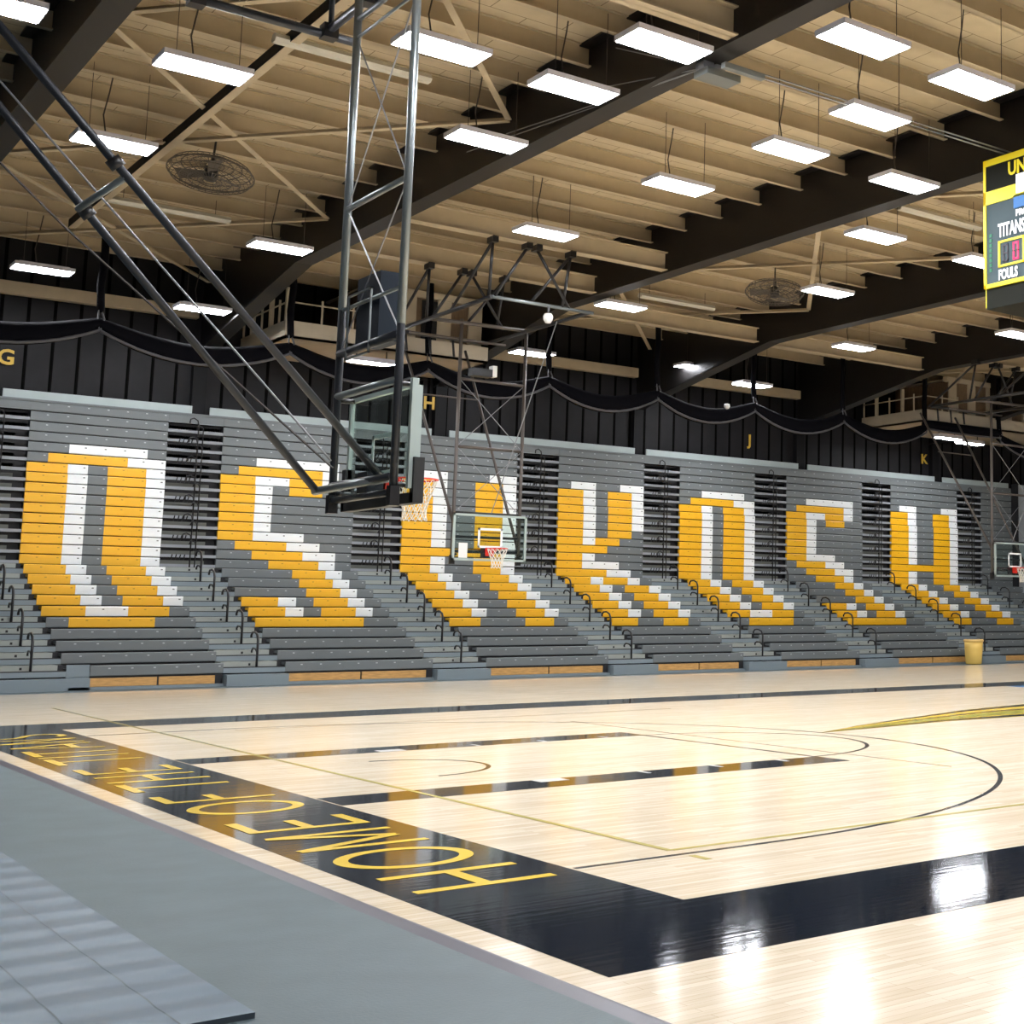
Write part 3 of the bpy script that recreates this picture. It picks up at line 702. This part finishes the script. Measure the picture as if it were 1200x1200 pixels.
# --- main goal
G = goal('large ceiling-hung basketball goal with black padded glass backboard in the foreground', (1.22, 0, 0), 0, 2.80, 1.22, .21, .815, 8.85, ('darktube',),
         [(8.42, .03, 'galv'), (8.2, .018, 'galv'), (6.17, .034, 'galv'), (5.0, .022, 'galv'), (4.5, .05, 'darktube'), (4.02, .045, 'galv'), (2.86, .04, 'darktube')],
         [(8.2, 6.17), (6.17, 4.5)], True)
for o in [c for c in G.children if c.name.startswith('mast')]:
    pass
gp = MB('galv'); gp.tube([(-.21, .815, 5.0), (-.21, .815, 8.7)], .045, 10).build('mast_sleeve', G)
gp = MB('galv'); gp.tube([(-.21, -.815, 4.6), (-.21, -.815, 8.9)], .045, 10).build('mast_sleeve', G)
for top_, bot_ in (((-6.3, -.35, 9.4), (-.16, -.32, 3.07)), ((-6.4, .55, 9.4), (-.42, .72, 2.95))):
    MB('darktube').tube([top_, bot_], .042, 10).build('fold_brace', G)
    a = Vector(top_); b2 = Vector(bot_); p = a+(b2-a)*((-2.85-a.x)/(b2.x-a.x)); d = (b2-a).normalized()
    MB('blacktube').tube([p-d*.05, p+d*.05], .075, 10).build('brace_clamp', G)
MB('galv').tube([(-2.95, .56, 5.57), (-2.75, -.34, 5.73)], .035, 8).build('brace_spreader', G)
MB('cable').tube([(-6.3, .7, 9.4), (-.25, .8, 3.3)], .011, 5).build('hoist_cable', G)
MB('wire').tube([(-6.3, 1.6, 8.7), (-2.9, 1.2, 5.5), (-.3, .6, 3.2)], .012, 5).build('hoist_cable', G)
MB('galv').tube([(-.42, .78, 2.95), (-.16, -.6, 3.02)], .045, 8).build('lower_cross_tube', G)
MB('darktube').tube([(-2.6, 2.5, 8.85), (.42, 2.5, 8.85)], .055, 10).build('top_tube', G)
MB('darktube').tube([(.05, 2.6, 8.9), (.05, -2.2, 8.9)], .055, 10).build('top_tube', G)
MB('darktube').tube([(-.21, -.9, 8.9), (-.21, 1.3, 8.9)], .04, 8).build('top_tube', G)
for x, y in ((.05, 2.4), (-1.5, 2.5), (.05, 0.35), (.05, -1.9)): MB('darktube').tube([(x, y, 8.9), (x, y, 10.3)], .035, 8).build('ceiling_drop', G)
for x, y, z in ((.05, 2.45, 8.87), (.05, 1.2, 8.9), (-1.5, 2.5, 8.85)): MB('blacktube').box(x-.09, x+.09, y-.09, y+.09, z-.09, z+.09).build('pipe_clamp', G)
sc_ = thing('shot_clock', 'dark navy shot clock box on the back of the big goal mast', 'shot clock', (1.06, -.1, 4.55))
MB('navy').box(0, .27, 0, .62, 0, .76).build('case', sc_)
MB('galv').box(-.10, -.08, .0, .02, -.16, .56).box(-.10, -.08, .62, .64, -.16, .56).box(-.10, -.08, 0, .64, .54, .56).box(-.10, -.08, 0, .64, -.16, -.14).build('bracket', sc_)
# --- two side goals
def side_goal(label, cx):
    g = goal(label, (cx, 15.3, 0), -math.pi/2, 2.80, 1.07, .2, .825, 8.4, ('browntube',),
         [(7.0, .035, 'browntube'), (5.42, .035, 'browntube'), (3.9, .03, 'blacktube'), (3.35, .03, 'blacktube')], [(7.0, 5.42), (5.42, 3.9)], False, group='folding side goals in front of the bleachers')
    # local: x -> world -Y, y -> world X
    for s, zl in ((-1, 3.7), (1, 3.1)):
        MB('browntube').tube([(-3.45, s*.825, 8.3), (-.23, s*.825, zl)], .035, 8).build('fold_brace', g)
    MB('browntube').tube([(-2.6, -.825, 6.93), (-2.6, .825, 6.93)], .02, 6).build('brace_spreader', g)
    MB('cable').tube([(1.5, .7, 8.3), (-.2, .1, 3.9)], .012, 5).build('hoist_cable', g)
    xl, xr, yf, yb = cx-1.6, cx+.75, 12.45, 17.4
    def W(x, y, z): return (15.3-y, x-cx, z)
    for P, Q, r, mm in (((xl, yf, 8.3), (xr+.1, yf, 8.3), .04, 'galv'), ((xl, yf, 8.3), (xl, yb, 8.3), .05, 'blacktube'), ((xr, yf, 8.3), (xr, yb, 8.3), .05, 'blacktube'),
                        ((xl, yb, 8.3), (xr, yb, 8.3), .05, 'blacktube'), ((xl, 15.5, 8.3), (cx+.85, 15.5, 8.35), .045, 'browntube'), ((xl, 16.6, 8.15), (cx+.85, 16.6, 8.15), .03, 'browntube')):
        MB(mm).tube([W(*P), W(*Q)], r, 8).build('frame_tube', g)
    for yb_, zc in ((12.15, 9.5), (15.25, 9.5)):
        xs = [cx-1.78, cx-.98, cx-.75, cx+.07]
        for i, x in enumerate(xs):
            MB('blacktube').box(*sorted((15.3-yb_-.13, 15.3-yb_+.13)), x-cx-.07, x-cx+.07, zc-.12, zc+.02).build('beam_clamp', g)
            tgt = {0: [(xl, yb_+.45), (xl, yb_+2.3)], 1: [(xl+.05, yb_+.3)], 2: [(xr-.5, yb_+.3)], 3: [(x, yb_+.3), (x-.75, yb_+.35)]}[i]
            for (tx, ty) in tgt: MB('blacktube').tube([W(x, yb_, zc-.08), W(tx, ty, 8.3)], .034, 7).build('hanger_strut', g)
    for dx in (.25, .85, 1.45): MB('blacktube').tube([W(xl+dx, yb, 8.25), W(xl+dx+.05, yb, 7.85)], .03, 6).build('hanging_hook', g)
    return g, W
g1, W1 = side_goal('small clear side basketball goal in front of the first H section', 10.14)
MB('dome').box(.01, .02, -.77, -.56, 2.86, 3.2).build('white_notice', g1)
g2, W2 = side_goal('clear side basketball goal cut off at the right photo edge', 28.03)
t = thing('dome_camera', 'white dome camera hanging under the small goal hanger frame', 'camera', (9.85, 12.4, 8.0))
MB('dome').lathe([(0, -.11), (.06, -.095), (.10, -.03), (.11, .05), (.08, .11), (0, .12)], k=16).build('dome', t)
MB('cord').tube([(0, 0, .14), (0, 0, .28)], .025, 6).build('mount', t)
t = thing('camera_housing', 'small black camera box with white cap on the side goal mast top', 'camera', (9.85, 15.4, 7.08))
MB('blacktube').box(-.32, .18, -.12, .12, 0, .18).build('box', t); MB('dome').box(.19, .3, -.1, .1, .02, .28).build('white_cap', t)
for x, y, z, lab in ((20.2, 21.0, 7.95, 'small round pale sensor on the black curtain, left of wall letter J'),):
    tag(MB('dome').lathe([(0, -.09), (.06, -.07), (.1, 0), (.08, .07), (0, .09)], k=14).build('round_sensor', loc=(x, y-.95, z)), lab, 'sensor')

# ================================================================ WINCH + SCOREBOARD
t = thing('hoist_winch', 'metal hoist winch with pulleys clamped under the girder at the top', 'winch', (6.35, 1.25, 9.28))
MB('galv').box(-.28, .30, -.18, .16, -.04, .06).box(-.2, .5, -.5, -.4, -.03, .05).build('base_plate', t)
MB('cable').tube([(-.2, -.1, .12), (-.2, .1, .12)], .1, 12).tube([(0, -.1, .12), (0, .1, .12)], .09, 12).build('pulley', t)
for P in ((5.85, 4.8, 9.9), (5.85, 3.2, 10.2), (5.85, 6.7, 9.75), (5.85, 8.2, 9.8)): MB('cable').tube([(-.2, 0, .1), (P[0]-6.35, P[1]-1.25, P[2]-9.28)], .009, 5).build('hoist_cable', t)
for z in (.0, .06): MB('cable').tube([(.4, -.45, z), (6.1, -.3, z+.12)], .014, 5).build('guide_cable', t)
t = thing('scoreboard', 'centre hung four sided scoreboard with yellow frame at the right photo edge', 'scoreboard', (12.0, -.82, 7.0)); t.scale = (.944, .944, .944)
S = 2.25; SH = 2.45
MB('sb_black').box(0, 2.6, -S+.02, S-.02, -.28, SH).box(.3, 2.3, -1.6, 1.6, -.5, -.28).build('case', t)
MB('sb_face').box(-.03, 0, -S+.05, S-.05, .16, 1.62).build('face_panel', t)
fy = MB('sb_yellow'); fy.box(-.05, .0, -S, S, .09, .16).box(-.05, .0, S-.06, S, .09, SH).box(-.05, 0, -S, -S+.06, .09, SH).box(-.05, 0, -S, S, SH-.12, SH).box(-.05, 0, -S, S, 1.62, 1.86); fy.box(.0, .03, S-.02, S, -.25, SH); fy.build('yellow_frame', t)
MB('sb_black').box(-.04, 0, -S+.06, S-.06, 1.86, SH-.12).build('header_panel', t)
MB('sb_glare').box(-.055, 0, -1.1, 1.45, 1.68, 2.02).build('header_glare', t)  # glowing strip stands in for glare across the header
def sbtext(s, size, y, z, m_, sx=.8, off=.01, x=-.055):
    o = text_mesh(s, size, m_, 'lettering', t, .004, sx, off); o.rotation_euler = (math.pi/2, 0, -math.pi/2); o.location = (x, y, z); return o
sbtext('UNIVERSITY', .34, .86, 2.15, 'sb_yellow', .86)
sbtext('TITANS', .34, 1.57, 1.07, 'sb_white', .56, .009)
sbtext('FOULS', .25, 1.66, .27, 'sb_white', .62, .009)
sbtext('PRO', .15, 1.32, 1.32, 'sb_white', 1.0, .008)
MB('sb_blue').box(-.05, -.03, .6, 1.52, 1.42, 1.66).build('blue_logo_panel', t)
fb = MB('sb_yellow')
for y0, y1, z0, z1 in ((1.28, 1.90, .86, .90), (1.28, 1.90, .42, .46), (1.28, 1.32, .42, .90), (1.86, 1.90, .42, .90)): fb.box(-.05, -.03, y0, y1, z0, z1)
fb.build('digit_frame', t)
def seven(y, mm, segs, name):
    b2 = MB(mm); wd, hh, th = .13, .32, .03; z = .50
    S7 = {'a': (0, wd, hh-th, hh), 'g': (0, wd, hh/2-th/2, hh/2+th/2), 'd': (0, wd, 0, th), 'f': (wd-th, wd, hh/2, hh), 'b': (0, th, hh/2, hh), 'e': (wd-th, wd, 0, hh/2), 'c': (0, th, 0, hh/2)}
    for s in segs: a = S7[s]; b2.box(-.045, -.03, y+a[0], y+a[1], z+a[2], z+a[3])
    b2.build(name, t)
seven(1.66, 'sb_dark', 'abcdefg', 'dark_digit'); seven(1.42, 'sb_red', 'abcdef', 'red_digit'); seven(1.42, 'sb_dark', 'g', 'dark_digit')
gd = MB('sb_green')
for i in range(8): gd.box(-.04, -.03, 2.06, 2.12, .38+.09*i, .44+.09*i)
gd.build('green_dots', t)
for s in (-1, 1): MB('cable').tube([(1.3, s*1.2, SH), (1.3, s*1.2, 3.3)], .02, 6).build('suspension_cable', t)

# ================================================================ BARREL, FLOOR COVER
t = thing('trash_barrel', 'yellow plastic trash barrel standing in front of the last H bleacher section', 'trash can', (28.68, 17.75, .001))
MB('barrel').lathe([(0, 0), (.25, 0), (.265, .03), (.30, .5), (.31, .76), (.30, .76), (.25, .06), (0, .06)], k=28).build('body', t)
MB('barrel_lip').lathe([(.31, .72), (.335, .74), (.335, .79), (.31, .81), (.295, .79)], k=28).build('lip', t)
MB('liner').lathe([(0, .76), (.12, .80), (.2, .83), (.27, .79), (.295, .76)], k=20).build('liner', t)
# wavy cover sheet at lower left
fm = MB('mat', 'mat_line'); NX, NY = 24, 240
X0, X1, Y0, Y1 = -6.6, -2.66, -8.41, 3.5
def mz(x, y):
    ph = y*2*math.pi/.42 + .35*math.sin(x*1.3)+.5*math.sin(y*1.1)
    edge = min(1, (X1-x)/.15+.25)
    return GZ+.024+.0028*(math.sin(ph)+.35*math.sin(2*ph+.6))*edge*(.8+.2*math.sin(y*1.7+x))
for i in range(NX+1):
    for j in range(NY+1):
        x = X0+(X1-X0)*i/NX; y = Y0+(Y1-Y0)*j/NY; fm.v.append((x, y, mz(x, y)))
for i in range(NX):
    for j in range(NY):
        a = i*(NY+1)+j; fm.f.append((a, a+NY+1, a+NY+2, a+1)); fm.m.append(0); fm.sm.append(True)
n0 = len(fm.v)
for i in range(NX):
    xa = X0+(X1-X0)*i/NX; xb = X0+(X1-X0)*(i+1)/NX
    fm.quad([(xa, Y0, GZ), (xb, Y0, GZ), (xb, Y0, mz(xb, Y0)), (xa, Y0, mz(xa, Y0))], 1)
for j in range(NY):
    ya = Y0+(Y1-Y0)*j/NY; yb = Y0+(Y1-Y0)*(j+1)/NY
    fm.quad([(X1, ya, GZ), (X1, yb, GZ), (X1, yb, mz(X1, yb)), (X1, ya, mz(X1, ya))], 1)
for xs in (-2.95, -3.30, -4.2):
    for j in range(NY):
        ya = Y0+(Y1-Y0)*j/NY; yb = Y0+(Y1-Y0)*(j+1)/NY
        fm.quad([(xs, ya, mz(xs, ya)+.0015), (xs+.008, ya, mz(xs, ya)+.0015), (xs+.008, yb, mz(xs, yb)+.0015), (xs, yb, mz(xs, yb)+.0015)], 1)
tag(fm.build('floor_cover'), 'rippled blue gray protective floor cover lying at the lower left', 'floor cover')
